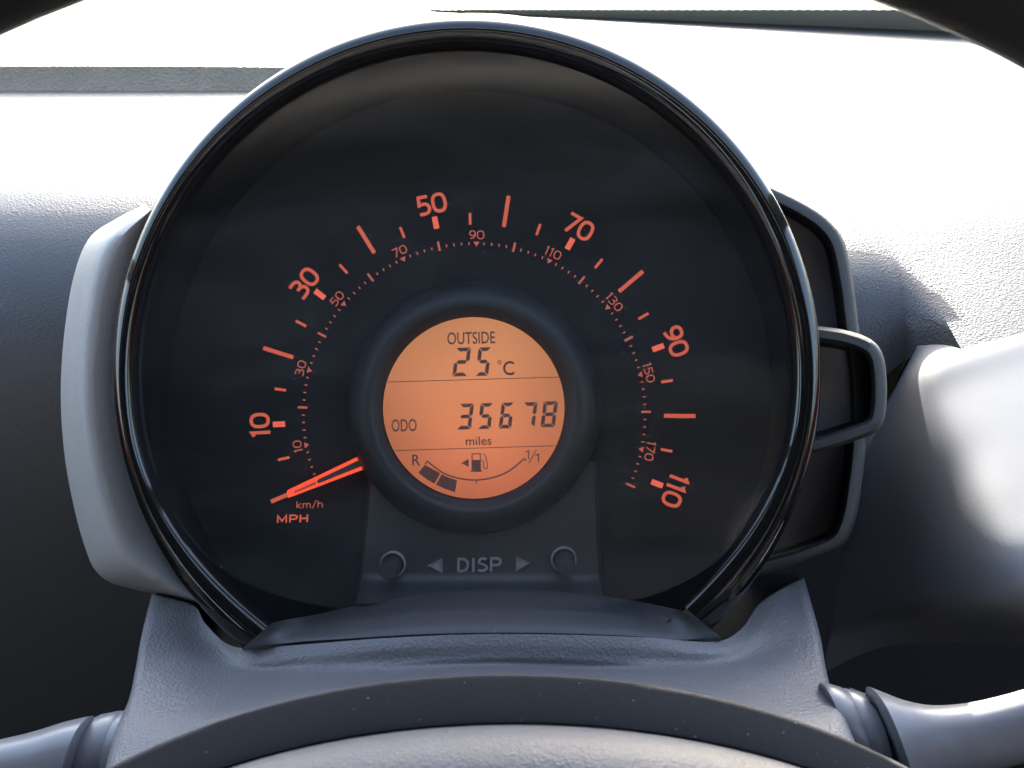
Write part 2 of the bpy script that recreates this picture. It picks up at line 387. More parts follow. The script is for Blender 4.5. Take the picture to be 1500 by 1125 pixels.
def dashboard():
    t = thing('dashboard', 'dark grained dashboard top behind the instrument, sunlit white beyond the dial', 'dashboard', (-.2, .5, CAM.z - .3))
    z = CAM.z
    def column(x, ycut):
        pts = [p for p in (PROF3 if x > .145 else PROF2 if x > .06 else PROF) if p[0] < BASE_Y(x) - .085 and 562.5 + 1440 * math.tan(atan2(-p[1], p[0]) - TILT) <= ycut]
        return [Vector((x, p[0], z + p[1])) for p in cr(pts[::12] + [pts[-1]], 70)]
    cols = []
    ks = [(-1.0, 3000), (-.7, 3000), (-.45, 3000), (-.3, 3000), (-.2, 3000), (-.165, 3000), (-.14, 3000), (-.1, 3000), (-.05, 3000), (0, 3000), (.05, 3000), (.085, 900),
          (.10, 720), (.115, 640), (.126, 594), (.134, 555), (.1415, 528), (.149, 514), (.160, 501), (.173, 489), (.195, 474), (.23, 455), (.3, 425), (.4, 400), (.52, 380)]
    for x, c in ks: cols.append(column(x, c))
    build('dash_top', *loft(cols), M_dash, t, 50)
    # step added so its shaded riser gives the dark band on the left
    sec = [(1.15, -.10), (1.15, -.060), (.90, -.065), (.70, -.0700), (.605, -.0716), (.592, -.0720), (.586, -.0732), (.5835, -.0765), (.582, -.0840), (.581, -.0940), (.70, -.11)]
    sec = cr(sec, 90)
    build('shade_step', *loft([[Vector((x, min(y, BASE_Y(x) - .09), z + zz - dz)) for y, zz in sec] for x, dz in ((-1.0, 0), (-.8, 0), (-.6, 0), (-.45, 0), (-.35, 0), (-.25, 0), (-.18, 0), (-.13, .0005), (-.10, .006), (-.06, .022))], cap=True), M_step, t, 40)
    # smooth cheek panel right of the instrument
    Q = lambda x, y, d=0.0: (x, y, shelf_h(y) - d)
    rows = [
        [(1262, 640, -.072), (1296, 602, -.066), (1322, 556, -.054), Q(1344, 531, .004), Q(1400, 508), Q(1445, 493), Q(1560, 455), Q(1800, 390)],
        [(1250, 690, -.060), (1290, 655, -.051), (1330, 612, -.034), Q(1362, 575, .004), Q(1420, 552), Q(1480, 535), Q(1590, 500), Q(1830, 450)],
        [(1238, 770, -.054), (1290, 740, -.040), (1355, 700, -.014), Q(1402, 650, .004), Q(1460, 630), Q(1530, 612), Q(1640, 590), Q(1870, 555)],
        [(1226, 860, -.050), (1290, 850, -.033), (1375, 815, -.001), Q(1442, 752, .004), Q(1505, 730), Q(1575, 712), Q(1690, 700), Q(1900, 690)],
        [(1216, 930, -.050), (1290, 905, -.032), (1390, 885, .003), Q(1480, 845, .006), Q(1550, 820, .002), Q(1620, 805), Q(1730, 790), Q(1930, 780)],
        [(1210, 960, -.060), (1285, 925, -.044), (1390, 908, -.008), (1495, 905, .022), (1590, 905, .032), (1660, 900, .034), (1760, 900, .034), (1950, 900, .034)],
        [(1208, 985, -.085), (1285, 950, -.075), (1390, 940, -.060), (1500, 945, -.050), (1600, 950, -.05), (1680, 950, -.05), (1780, 950, -.05), (1960, 960, -.06)]]
    rows.insert(0, [(x + (6 if x < 1340 else 0), y - 26, h - .024) for x, y, h in rows[0]])
    g = spline_grid(rows, 56, 72)
    for _ in range(14):
        g = [[g[i][j] if i in (0, len(g) - 1) or j in (0, len(g[0]) - 1) else tuple((2 * g[i][j][d] + g[i - 1][j][d] + g[i + 1][j][d] + g[i][j - 1][d] + g[i][j + 1][d]) / 6 for d in (0, 1, 2)) for j in range(len(g[0]))] for i in range(len(g))]
    build('cheek_panel', *loft([[W(*p) for p in r] for r in g]), M_smooth, t, 60)
    # dark lower dash under the cheek panel and behind the column
    low = [[Vector((x, y, z + zz)) for x in (-.1, .1, .3, .54)] for y, zz in ((.42, -.20), (.405, -.26), (.40, -.40), (.42, -.62))]
    build('lower_dash', *loft(low), M_dark, t, 60)
    return t
dashboard()

# ------------------------------------------------------------------ instrument cluster
CL = thing('instrument_cluster', 'round black speedometer with red scales and an amber display, in a glossy hood', 'speedometer', C0, dial_matrix(C0))

def outer(a): return 684 + 519 * cos(radians(a)), 546 - 519 * sin(radians(a))
def inner(a):
    low = max(sm(190, 231, a), sm(-8, -46, a) if a < 0 else 0)
    r = 487 - 19 * low
    return 680 + r * cos(radians(a)), 549 - r * sin(radians(a))
A0, A1 = 233.0, -46.5
angs = [A0 + (A1 - A0) * i / 200 for i in range(201)]
def bez(a, f, h):
    o, i = outer(a), inner(a); return W(o[0] + (i[0] - o[0]) * f, o[1] + (i[1] - o[1]) * f, h)

bp = [(0.02, .004), (0, .022), (0, .0335), (.006, .0346), (.025, .0354), (.07, .0360), (.16, .0366), (.29, .0370), (.42, .03715), (.56, .0370), (.70, .0367), (.84, .0362), (.95, .0357), (1.0, .0354), (1.0, .0347), (.96, .031), (.6, .012)]
def bez_row(i): return [bez(angs[i], f, h) for f, h in bp]
build('bezel_ring', *loft([bez_row(i) for i in range(201)], closed_u=True, cap=True), M_gloss, CL, 55)

# hood shell running back from the bezel into the dashboard
rows = []
for h, d in ((.0275, -2), (.024, 1.5), (.012, 4), (-.015, 8), (-.05, 10)):
    row = []
    for i in range(121):
        a = 205 - 230 * i / 120; k = max(0, cos(radians(a - 68))) ** 2
        r = 519 + d * k - (1 - k) * 6
        row.append(W(684 + r * cos(radians(a)), 546 - r * sin(radians(a)), h))
    rows.append(row)
build('hood_shell', *loft(rows), M_gloss, CL, 60)

# inner wall from the bezel down to the dial
def dial_edge(a): return 690 + 440 * cos(radians(a)), 575 - 442 * sin(radians(a))
rows = []
for f, h in ((-.10, .0342), (-.03, .0338), (.04, .0328), (.10, .0310), (.5, .0165), (.86, .0035), (.95, .0012), (1, .0)):
    row = []
    for i in range(161):
        a = 238 - 292 * i / 160
        o, e = inner(a), dial_edge(a)
        row.append(W(o[0] + (e[0] - o[0]) * f, o[1] + (e[1] - o[1]) * f, h))
    rows.append(row)
build('inner_wall', *loft(rows), M_wall, CL, 30)

# dial face
rows = [[W(690 + 445 * k * cos(2 * pi * j / 96), 575 + 447 * k * sin(2 * pi * j / 96), 0) for j in range(96)] for k in (1, .7, .35, .02)]
V, F = loft(rows, closed_u=True); F.append(tuple(range(3 * 96, 4 * 96)))
DF = build('dial_face', V, F, M_dial, CL, 0)

# --- printed scales (ticks share meshes, numerals are stroked outlines)
HP = .00015
def tick_mesh(name, r0, r1, w, mat):
    me = bpy.data.meshes.new(name)
    me.from_pydata([(r0 * S, -w * S / 2, 0), (r1 * S, -w * S / 2, 0), (r1 * S, w * S / 2, 0), (r0 * S, w * S / 2, 0)], [], [(0, 1, 2, 3)])
    me.materials.append(mat); return me
def put_tick(me, deg, name='tick_mark', h=HP):
    o = bpy.data.objects.new(name, me); COL.objects.link(o); o.parent = DF
    o.location = (0, 0, h); o.rotation_euler = (0, 0, radians(deg)); return o
ME_minor = tick_mesh('minor_tick', 277.8, 295, 4.0, M_print)
ME_long = tick_mesh('long_tick', 277.8, 324, 6.0, M_print)
ME_thick = tick_mesh('thick_tick', 277.4, 295.4, 8.2, M_print_hot)
ME_km = tick_mesh('small_tick', 244.6, 258.7, 3.4, M_small)
mph = lambda v: 203.25 - 2.0366 * v
kmh = lambda v: 202.95 - 1.2632 * v
for v in range(0, 111, 5):
    if v % 20 == 0: put_tick(ME_long, mph(v))
    elif v % 10 == 0: put_tick(ME_thick, mph(v))
    else: put_tick(ME_minor, mph(v))
for v in range(0, 181, 20): put_tick(ME_km, kmh(v))
me = bpy.data.meshes.new('scale_arrow')
me.from_pydata([(245.6 * S, 0, 0), (252.8 * S, 4.7 * S, 0), (252.8 * S, -4.7 * S, 0)], [], [(0, 2, 1)]); me.materials.append(M_small)
for v in range(10, 180, 20): put_tick(me, kmh(v), 'scale_arrow')
V, F = [], []
for v in range(2, 180, 2):
    if v % 10 == 0: continue
    a = kmh(v); k = len(V); da = math.degrees(1.0 / 250)
    V += [P(248, a - da, HP), P(252.2, a - da, HP), P(252.2, a + da, HP), P(248, a + da, HP)]; F.append((k, k + 1, k + 2, k + 3))
build('scale_dots', V, F, M_small, DF, 0, kind='stuff')

def sup(cx, cy, rx, ry, e=2.6, n=30, a0=0, a1=360):
    out = []
    for i in range(n):
        a = radians(a0 + (a1 - a0) * i / n); c, s = cos(a), sin(a)
        out.append((cx + rx * math.copysign(abs(c) ** (2 / e), c), cy + ry * math.copysign(abs(s) ** (2 / e), s)))
    return out
GLYPH = {
    '0': (.80, [(sup(.38, .5, .30, .42, 2.5), True)]),
    '1': (.46, [([(.06, .80), (.24, .915), (.24, 0)], False)]),
    '3': (.74, [(cr([(.06, .92), (.33, .92), (.5, .86), (.56, .73), (.5, .59), (.34, .53), (.2, .53)], 16) , False),
                (cr([(.2, .53), (.36, .53), (.54, .46), (.61, .30), (.54, .14), (.36, .08), (.04, .08)], 16), False)]),
    '5': (.72, [([(.58, .92), (.13, .92), (.11, .53)] + cr([(.11, .53), (.3, .57), (.5, .52), (.59, .33), (.52, .15), (.34, .08), (.06, .08)], 16)[1:], False)]),
    '7': (.70, [([(.03, .92), (.59, .92), (.20, 0)], False)]),
    '9': (.76, [(sup(.36, .67, .265, .25, 2.3, 24), True), (cr([(.625, .67), (.61, .42), (.46, .2), (.16, .08)], 10), False)]),
}
def ribbon(pts, w, closed):
    n = len(pts); L, R = [], []
    for i in range(n):
        p = Vector(pts[i]); a = Vector(pts[i - 1]) if (i or closed) else None; b = Vector(pts[(i + 1) % n]) if (i < n - 1 or closed) else None
        d1 = (p - a).normalized() if a is not None else (b - p).normalized(); d2 = (b - p).normalized() if b is not None else d1
        n1 = Vector((-d1.y, d1.x)); n2 = Vector((-d2.y, d2.x)); m = (n1 + n2)
        m = m.normalized() if m.length > 1e-6 else n1
        k = w / 2 / max(.5, m.dot(n1)); L.append(p + m * k); R.append(p - m * k)
    V = L + R; F = [(i, (i + 1) % n, n + (i + 1) % n, n + i) for i in range(n if closed else n - 1)]
    return V, F
def numeral(text, deg, rad, height, stroke, mat, squeeze=1.0):
    adv = sum(GLYPH[c][0] for c in text); x = -adv / 2; parts = []; lift = 0
    a = radians(deg); u = RIGHT * cos(a) + UP * sin(a); r = RIGHT * sin(a) - UP * cos(a)
    for c in text:
        for pts, cl in GLYPH[c][1]:
            V, F = ribbon(pts, stroke, cl); lift += 1
            parts.append(([C0 + u * ((rad + (v.y - .5) * height) * S) + r * ((x + v.x + .02) * height * squeeze * S) + BACK * (HP + lift * 4e-6) for v in V], F))
        x += GLYPH[c][0]
    build('numeral', *join(*parts), mat, DF, 0, recalc=False)
for v in range(10, 111, 20): numeral(str(v), mph(v), 314.3, 29.5, .17, M_print, 1.0)
for v in range(10, 171, 20): numeral(str(v), kmh(v), 263, 13.6, .13, M_small, 1.12)

# --- lettering from the built-in typeface
def font2d(text, extrude=0, bevel=0, offset=0.0):
    c = bpy.data.curves.new('lettering', 'FONT'); c.body = text; c.size = 1; c.extrude = extrude; c.bevel_depth = bevel; c.bevel_resolution = 1
    c.resolution_u = 4; c.offset = offset
    o = bpy.data.objects.new('lettering', c); COL.objects.link(o)
    dg = bpy.context.evaluated_depsgraph_get(); me = bpy.data.meshes.new_from_object(o.evaluated_get(dg))
    V = [v.co.copy() for v in me.vertices]; F = [tuple(p.vertices) for p in me.polygons]
    bpy.data.objects.remove(o); bpy.data.curves.remove(c); bpy.data.meshes.remove(me)
    x0, x1 = min(v.x for v in V), max(v.x for v in V); y0, y1 = min(v.y for v in V), max(v.y for v in V)
    return [((v.x - x0) / (x1 - x0) - .5, (v.y - y0) / (y1 - y0) - .5, v.z) for v in V], F
def letter(name, text, cx, cy, w, hgt, rot, h, mat, parent, offset=0.0):
    V, F = font2d(text, offset=offset); a = radians(rot)
    V = [W(cx + x * w * cos(a) - y * hgt * sin(a), cy - x * w * sin(a) - y * hgt * cos(a), h) for x, y, z in V]
    return build(name, V, F, mat, parent, 0, recalc=False)
LET = {'M': (.95, [[(.1, 0), (.1, .93), (.43, .2), (.76, .93), (.76, 0)]]), 'P': (.8, [[(.1, 0), (.1, .92)] + cr([(.1, .92), (.42, .92), (.6, .84), (.66, .68), (.6, .52), (.42, .44), (.1, .44)], 16)[1:]]),
       'H': (.8, [[(.1, 0), (.1, 1)], [(.64, 0), (.64, 1)], [(.1, .5), (.64, .5)]]), 'D': (.84, [[(.1, .08), (.1, .92)] + cr([(.1, .92), (.36, .92), (.58, .8), (.66, .5), (.58, .2), (.36, .08), (.1, .08)], 20)[1:]]),
       'I': (.36, [[(.14, 0), (.14, 1)]]), 'S': (.74, [cr([(.56, .86), (.42, .93), (.24, .92), (.12, .8), (.13, .65), (.27, .55), (.43, .48), (.57, .36), (.56, .2), (.42, .08), (.22, .07), (.07, .14)], 30)]),
       'k': (.62, [[(.08, 0), (.08, 1)], [(.5, .68), (.12, .32), (.52, 0)]]), 'm': (.98, [[(.08, 0), (.08, .68)], cr([(.08, .5), (.2, .64), (.36, .62), (.43, .45), (.43, 0)], 12), cr([(.43, .5), (.55, .64), (.71, .62), (.78, .45), (.78, 0)], 12)]),
       '/': (.5, [[(.02, -.08), (.4, 1.05)]]), 'h': (.66, [[(.08, 0), (.08, 1)], cr([(.08, .5), (.22, .65), (.42, .62), (.5, .45), (.5, 0)], 12)])}
def strokes(name, text, cx, cy, w, hgt, rot, weight, mat, parent, h, ridge=0.0):
    adv = [0]
    for c in text: adv.append(adv[-1] + LET[c][0])
    sc = w / (adv[-1] - .14); a = radians(rot); parts = []; lift = 0
    for c, x0 in zip(text, adv):
        for pts in LET[c][1]:
            pts = [((x0 + x - adv[-1] / 2 + .02) * sc, (y - .5) * hgt) for x, y in pts]
            V, F = ribbon(pts, weight, False); n = len(pts); lift += 1
            to = lambda v, hh: W(cx + v[0] * cos(a) + v[1] * sin(a), cy + v[0] * -sin(a) - v[1] * cos(a), hh)
            if ridge:
                L, R = V[:n], V[n:]; rows = [[to(v, h) for v in L], [to(l.lerp(r_, .22), h + ridge) for l, r_ in zip(L, R)], [to(l.lerp(r_, .78), h + ridge) for l, r_ in zip(L, R)], [to(v, h) for v in R]]
                parts.append(loft(rows))
            else: parts.append(([to(v, h + lift * 4e-6) for v in V], F))
    return build(name, *join(*parts), mat, parent, 20 if ridge else 0, recalc=False)
strokes('unit_lettering', 'MPH', 428.7, 759.7, 45.5, 11.4, 1.5, 2.5, M_print, DF, HP)
strokes('unit_lettering', 'km/h', 453.8, 738.8, 38.5, 10.6, 1.5, 1.5, M_small, DF, HP)

# --- ring and display
RX, RY = 694, 597.5
build('display_ring', *revolve(RX, RY, .006, [(183.5, .0002), (183, .004), (181, .0052), (172, .0078), (158, .0098), (150, .0102), (144, .0099), (140, .0091), (135, .0079), (131.2, .0072), (131, .0005)], 128), M_ring, CL, 50)
HL = .0066
V = [W(RX + 133 * cos(2 * pi * j / 96), RY + 133 * sin(2 * pi * j / 96), HL) for j in range(96)]
LCD = build('display_screen', V, [tuple(range(96))], M_lcd, CL, 0)
HS = HL + .0001
Z = lambda x, y: (540 + x / 3.8806, 450 + y / 3.8793)      # enlarged view -> photo pixel
def flat(name, pts_list, mat=M_seg, h=HS, parent=LCD):
    V, F = [], []
    for pts in pts_list:
        k = len(V); V += [W(*Z(x, y), h) for x, y in pts]; F.append(tuple(range(k, k + len(pts))))
    return build(name, V, F, mat, parent, 0, recalc=False)
SEG = {'0': 'abcdef', '1': 'bc', '2': 'abged', '3': 'abgcd', '4': 'fgbc', '5': 'afgcd', '6': 'afgedc', '7': 'abc', '8': 'abcdefg'}
def digit(ch, x0, x1, y0, y1, slant=.13, tilt=-.028, t=21):
    """seven-segment digit; box in enlarged-view pixels, x0/x1 are the extremes of the slanted digit"""
    hgt = y1 - y0; sh = slant * hgt; w = x1 - x0 - sh
    def q(x, y): return (x0 + x + sh * (1 - y / hgt), y0 + y + tilt * x)
    g = 2.2; m = hgt / 2; e = t * .55; out = []
    hs = lambda y, ya, yb: [q(g + e * .6, y), q(w - g - e * .6, y)]
    for s in SEG[ch]:
        if s == 'a': p = [(g + 2, 0), (w - g - 2, 0), (w - t - g, t), (t + g, t)]
        if s == 'd': p = [(g + 2, hgt), (w - g - 2, hgt), (w - t - g, hgt - t), (t + g, hgt - t)]
        if s == 'g': p = [(e + g, m), (t + g, m - t / 2), (w - t - g, m - t / 2), (w - e - g, m), (w - t - g, m + t / 2), (t + g, m + t / 2)]
        if s == 'f': p = [(0, g + 2), (t, t + g), (t, m - t / 2 - g), (e * .9, m - g), (0, m - e)]
        if s == 'b': p = [(w, g + 2), (w - t, t + g), (w - t, m - t / 2 - g), (w - e * .9, m - g), (w, m - e)]
        if s == 'e': p = [(0, hgt - g - 2), (t, hgt - t - g), (t, m + t / 2 + g), (e * .9, m + g), (0, m + e)]
        if s == 'c': p = [(w, hgt - g - 2), (w - t, hgt - t - g), (w - t, m + t / 2 + g), (w - e * .9, m + g), (w, m + e)]
        out.append([q(*v) for v in p])
    flat('display_digit', out)
digit('2', 475, 583, 231, 394); digit('5', 605, 700, 229, 391)
for ch, a, b, y0, y1 in (('3', 498, 600, 549, 696), ('5', 618, 711, 546, 693), ('6', 738, 829, 543, 690), ('7', 862, 961, 541, 686), ('8', 976, 1077, 536, 683)):
    digit(ch, a, b, y0, y1)
def ltext(name, s, x0, x1, y0, y1, off=0.0):
    cx, cy = Z((x0 + x1) / 2, (y0 + y1) / 2)
    letter(name, s, cx, cy, (x1 - x0) / 3.88, (y1 - y0) / 3.88, 1.5, HS, M_seg, LCD, off)
ltext('display_lettering', 'OUTSIDE', 447, 719, 140, 209, .008)
ltext('display_lettering', 'C', 764, 828, 306, 387, .012)
ltext('display_lettering', 'ODO', 130, 273, 636, 706, .008)
ltext('display_lettering', 'miles', 552, 698, 734, 784, .008)
ltext('display_lettering', 'R', 247, 293, 837, 899, .008)
LET['1'] = (.40, [[(.02, .78), (.2, .95), (.2, 0)]])
for c, a, b, y0, y1, w in (('1', 893, 921, 812, 862, 1.7), ('/', 913, 956, 812, 880, 1.5), ('1', 949, 978, 832, 880, 1.7)):
    cx, cy = Z((a + b) / 2, (y0 + y1) / 2)
    strokes('display_lettering', c, cx, cy, (b - a) / 4.2, (y1 - y0) / 3.88, 1.5, w, M_seg, LCD, HS)
# printed lines and the fuel gauge
def stroke(name, pts, w, closed=False):
    V, F = ribbon(pts, w, closed); build(name, [W(*Z(v.x, v.y), HS + 1e-5) for v in V], F, M_seg, LCD, 0, recalc=False)
stroke('display_lettering', sup(744, 313, 9.5, 10, 2, 20), 4.5, True)
stroke('dividing_line', [(108, 425.5), (1088, 397)], 4.2); stroke('dividing_line', [(146, 815), (1068, 787)], 4.2)
gx, gy, gr = 607, 557, 427
arc = [(gx + gr * cos(radians(a)), gy + gr * sin(radians(a))) for a in [129.5 - 81 * i / 40 for i in range(41)]]
stroke('gauge_arc', [(320, 893), (334, 876)] + cr([(334, 876), (420, 940), (515, 973), (613, 982), (710, 967), (800, 930), (884, 860)], 40)[1:] + [(897, 874)], 8)
stroke('gauge_arc', [(613, 980), (613, 1004)], 6)
flat('gauge_block', [[(320, 896), (365, 921), (408, 944), (374, 1003), (326, 975), (283, 941)]])
flat('gauge_block', [[(415, 949), (458, 969), (503, 984), (490, 1051), (432, 1032), (383, 1008)]])
flat('pump_icon', [[(525, 886), (568, 863), (568, 907)], [(585, 868), (638, 868), (638, 930), (585, 930)], [(581, 928), (644, 926), (644, 935), (581, 937)]])
stroke('pump_icon', [(588, 875), (588, 834), (635, 832), (635, 875)], 6)
stroke('pump_icon', cr([(640, 872), (651, 874), (653, 900), (660, 917), (672, 916), (676, 895), (668, 868), (667, 850), (650, 831)], 30), 5.5)

# --- needle
hn = .0042
def needle():
    top = [(523, 669.5), (421, 718), (420, 723), (422, 729.5), (531.5, 688)]
    V = [W(*p, hn + .0012) for p in top] + [W(*p, hn) for p in top]
    n = len(top); F = [tuple(range(n)), tuple(range(n, 2 * n))] + [(i, (i + 1) % n, n + (i + 1) % n, n + i) for i in range(n)]
    nd = build('needle', V, F, M_needle, CL, 0)
    core = [(525.5, 674), (466, 702.5), (463.5, 706), (467, 708), (529.5, 683)]
    build('needle_core', [W(*p, hn + .0013) for p in core], [tuple(range(5))], M_slot, nd, 0)
    c2 = [(462, 705.5), (431, 719.5), (431, 722.5), (463, 709.5)]
    build('needle_core', [W(*p, hn + .0013) for p in c2], [tuple(range(4))], glow('needle_inner', (150, 58, 42), 1), nd, 0)
needle()

# --- panel with the two push stalks and raised lettering
rows = []
for y, h in ((676, .0010), (740, .0032), (800, .0034), (838, .0036), (850, .0046), (860, .0075), (868, .0115), (875, .016), (884, .021)):
    f = (y - 676) / 208; xl = 546 - 21 * f; xr = 871 + 9 * f
    rows.append([W(xl - 4, y, 0.0001 if h < .008 else h - .006), W(xl - 1.5, y, h - .0008), W(xl + 2, y, h), *[W(xl + (xr - xl) * k / 12, y, h) for k in range(1, 12)], W(xr - 2, y, h), W(xr + 1.5, y, h - .0008), W(xr + 4, y, 0.0001 if h < .008 else h - .006)])
CP = build('control_panel', *loft(rows), M_panel, CL, 45)
for (x, y), lab in (((575.7, 826), None), ((826, 819.5), None)):
    b = build('trip_button', *revolve(x, y, .0036, [(13.2, .003), (13.2, .0132), (12.6, .0138), (11.5, .0142), (0.01, .01425)], 40), M_panel, CL, 40)
    build('button_collar', *revolve(x, y, .0036, [(19, .0034), (18.6, .0048), (17.4, .0052), (16, .0050), (15.2, .003)], 40), M_emb, b, 40)
strokes('raised_lettering', 'DISP', 702.3, 827.4, 64, 21, 1.2, 4.6, M_emb, CP, .0034, .0007)
for tri in (((625, 828.7), (648.7, 816.8), (649, 841)), ((755.6, 814.7), (777.7, 824.5), (755.6, 837.5))):
    c = (sum(p[0] for p in tri) / 3, sum(p[1] for p in tri) / 3)
    o = [W(*p, .0034) for p in tri]; q = [W(*[c[i] + (p[i] - c[i]) * .86 for i in (0, 1)], .0042) for p in tri]; r = [W(*[c[i] + (p[i] - c[i]) * .74 for i in (0, 1)], .0036) for p in tri]
    build('raised_arrow', *loft([o, q, r], closed_u=True, cap=True), M_emb, CP, 20)

# --- sill between the bezel arms
top = cr([(397, 914), (425, 908), (460, 902), (500, 893), (560, 880), (620, 871), (700, 866), (780, 866), (860, 872), (930, 882), (972, 890), (1004, 897)], 60)
fro = cr([(357, 948), (400, 944), (450, 939), (500, 936), (560, 932), (620, 929), (700, 927), (780, 927), (860, 929), (930, 932), (1000, 937), (1054, 931)], 60)
rows = []
for f, h in ((-.04, .008), (0, .017), (.04, .0195), (.35, .0275), (.7, .037), (.93, .0398), (1.0, .0402), (1.10, .0390)):
    row = []
    for i, (a, b) in enumerate(zip(top, fro)):
        e = min(i, len(top) - 1 - i); lip = (1 - sm(.2, 9.0, e)) ** 1.5 * max(0, (.0420 if i < 30 else .0400) - h)
        row.append(W(a[0] + (b[0] - a[0]) * f, a[1] + (b[1] - a[1]) * f, h + lip))
    def edge(a, b, dx): return W(a[0] + (b[0] - a[0]) * f + dx, a[1] + (b[1] - a[1]) * f + 2, .022)
    rows.append([edge(top[0], fro[0], 5)] + row + [edge(top[-1], fro[-1], -5)])
build('front_sill', *loft(rows), M_sill, CL, 45)

# --- left flank of the housing
outl = cr([(212, 300), (168, 322), (130, 350), (108, 405), (94, 490), (89, 580), (95, 670), (110, 750), (126, 806), (140, 836), (166, 855), (222, 869), (296, 886), (330, 900)], 80)
rows = []
for i, p in enumerate(outl):
    f = i / 79; a = 153 + (224 - 153) * f
    q = (684 + 506 * cos(radians(a)), 546 - 506 * sin(radians(a)))
    row = []
    for g, h in ((0, .0035), (.22, .0085), (.42, .0115), (.56, .0122), (.68, .0108), (.78, .0075), (.88, .0015), (.95, -.006), (.985, -.014), (1.0, -.024), (.995, -.06)):
        row.append(W(q[0] + (p[0] - q[0]) * g, q[1] + (p[1] - q[1]) * g, h))
    rows.append(row)
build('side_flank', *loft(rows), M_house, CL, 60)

# --- right flank: an open rim with a dark recess, and the pocket in front of it
def rim_path(outline, inward, n, hrim, hfloor, hback, name, mat, matfloor, centre):
    o = cr(outline, n); rows = []
    for i, p in enumerate(o):
        a, b = o[max(0, i - 1)], o[min(n - 1, i + 1)]
        t = Vector((b[0] - a[0], b[1] - a[1])).normalized(); nn = Vector((-t.y, t.x))
        if nn.dot(Vector((centre[0] - p[0], centre[1] - p[1]))) < 0: nn = -nn
        w = inward[0] + (inward[1] - inward[0]) * i / (n - 1) if isinstance(inward, tuple) else inward
        row = []
        for g, h in ((.10, hback), (0, hrim - .012), (0, hrim - .004), (.08, hrim - .0012), (.25, hrim), (.75, hrim), (.92, hrim - .0010), (1.0, hrim - .004), (1.04, hfloor + .006), (1.12, hfloor + .001), (1.35, hfloor)):
            row.append(W(p[0] + nn.x * w * g, p[1] + nn.y * w * g, h))
        rows.append(row)
    r = build(name, *loft(rows), mat, CL, 50)
    inner_pts = [rows[i][-1] for i in range(n)]
    c = W(centre[0], centre[1], hfloor)
    build(name.replace('rim', 'recess'), [c] + inner_pts, [(0, i, i + 1) for i in range(1, n)], matfloor, r, 0)
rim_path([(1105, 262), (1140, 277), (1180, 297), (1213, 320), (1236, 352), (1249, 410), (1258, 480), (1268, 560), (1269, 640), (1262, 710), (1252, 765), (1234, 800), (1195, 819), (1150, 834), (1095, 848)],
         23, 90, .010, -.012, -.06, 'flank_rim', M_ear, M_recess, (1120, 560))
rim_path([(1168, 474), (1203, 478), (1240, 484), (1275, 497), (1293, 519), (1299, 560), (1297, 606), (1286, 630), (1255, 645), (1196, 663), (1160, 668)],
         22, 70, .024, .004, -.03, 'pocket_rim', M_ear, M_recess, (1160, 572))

# --- clear lens over the dial
rows = []
for k in range(13):
    f = k / 12; row = []
    for j in range(97):
        a = 360 * j / 96
        low = max(0, -sin(radians(a)))
        rx = 479 * f; ry = (478 - 130 * low ** 2) * f
        h = .0300 - .0050 * (1 - f * f)
        row.append(W(680 + rx * cos(radians(a)), 552 - ry * sin(radians(a)), h))
    rows.append(row)
build('clear_lens', *loft(rows), M_lens, CL, 80)

# ------------------------------------------------------------------ steering column cover
CO = thing('column_cover', 'grained dark grey steering column cover below the dial', 'column cover', W(700, 1010, .05), dial_matrix(C0))
rows = [
    [(222, 870, .000), (252, 877, .004), (286, 888, .008), (302, 915, .018), (345, 948, .035), (430, 945, .0415), (560, 935, .0455), (700, 929, .0465), (840, 930, .0465), (950, 934, .045), (1045, 940, .040), (1085, 922, .029), (1112, 885, .014), (1145, 862, .006), (1178, 846, .000)],
    [(213, 905, .013), (240, 908, .015), (282, 925, .019), (312, 946, .028), (365, 968, .0395), (440, 962, .0440), (560, 951, .047), (700, 945, .0475), (840, 946, .0475), (950, 950, .0465), (1040, 955, .044), (1093, 940, .034), (1128, 908, .021), (1160, 890, .013), (1188, 880, .010)],
    [(205, 940, .028), (260, 956, .033), (345, 983, .0405), (480, 978, .0468), (700, 963, .0480), (900, 967, .0476), (1040, 974, .046), (1115, 958, .036), (1202, 932, .025)],
    [(198, 980, .043), (260, 991, .0475), (345, 1006, .0525), (480, 994, .0525), (700, 977, .0495), (900, 982, .0495), (1040, 990, .056), (1122, 982, .048), (1211, 982, .042)],
    [(188, 1025, .056), (260, 1030, .061), (350, 1028, .067), (480, 1007, .068), (700, 988, .064), (900, 994, .064), (1040, 1010, .070), (1132, 1022, .063), (1222, 1022, .056)],
    [(168, 1072, .066), (260, 1070, .074), (380, 1042, .084), (480, 1022, .090), (700, 1008, .094), (900, 1014, .093), (1040, 1032, .086), (1142, 1058, .075), (1240, 1056, .068)],
    [(150, 1140, .078), (260, 1130, .086), (400, 1100, .094), (480, 1085, .098), (700, 1072, .102), (900, 1077, .101), (1040, 1092, .095), (1152, 1112, .086), (1264, 1115, .078)]]
g = spline_grid(rows, 110, 60)
G = []
g.insert(0, [(p[0], p[1] + .6, p[2] - .0012) for p in g[0]]); g.insert(0, [(p[0], p[1] + 2, p[2] - .012) for p in g[0]])
for r in g:
    l, e = r[0], r[-1]
    G.append([W(l[0] + 34, l[1] + 8, l[2] - .07), W(l[0] + 4, l[1] + 1, l[2] - .010), W(l[0] + .5, l[1], l[2] - .0025)] + [W(*p) for p in r[1:-1]] + [W(e[0] - .5, e[1], e[2] - .0025), W(e[0] - 4, e[1] + 1, e[2] - .010), W(e[0] - 34, e[1] + 8, e[2] - .07)])
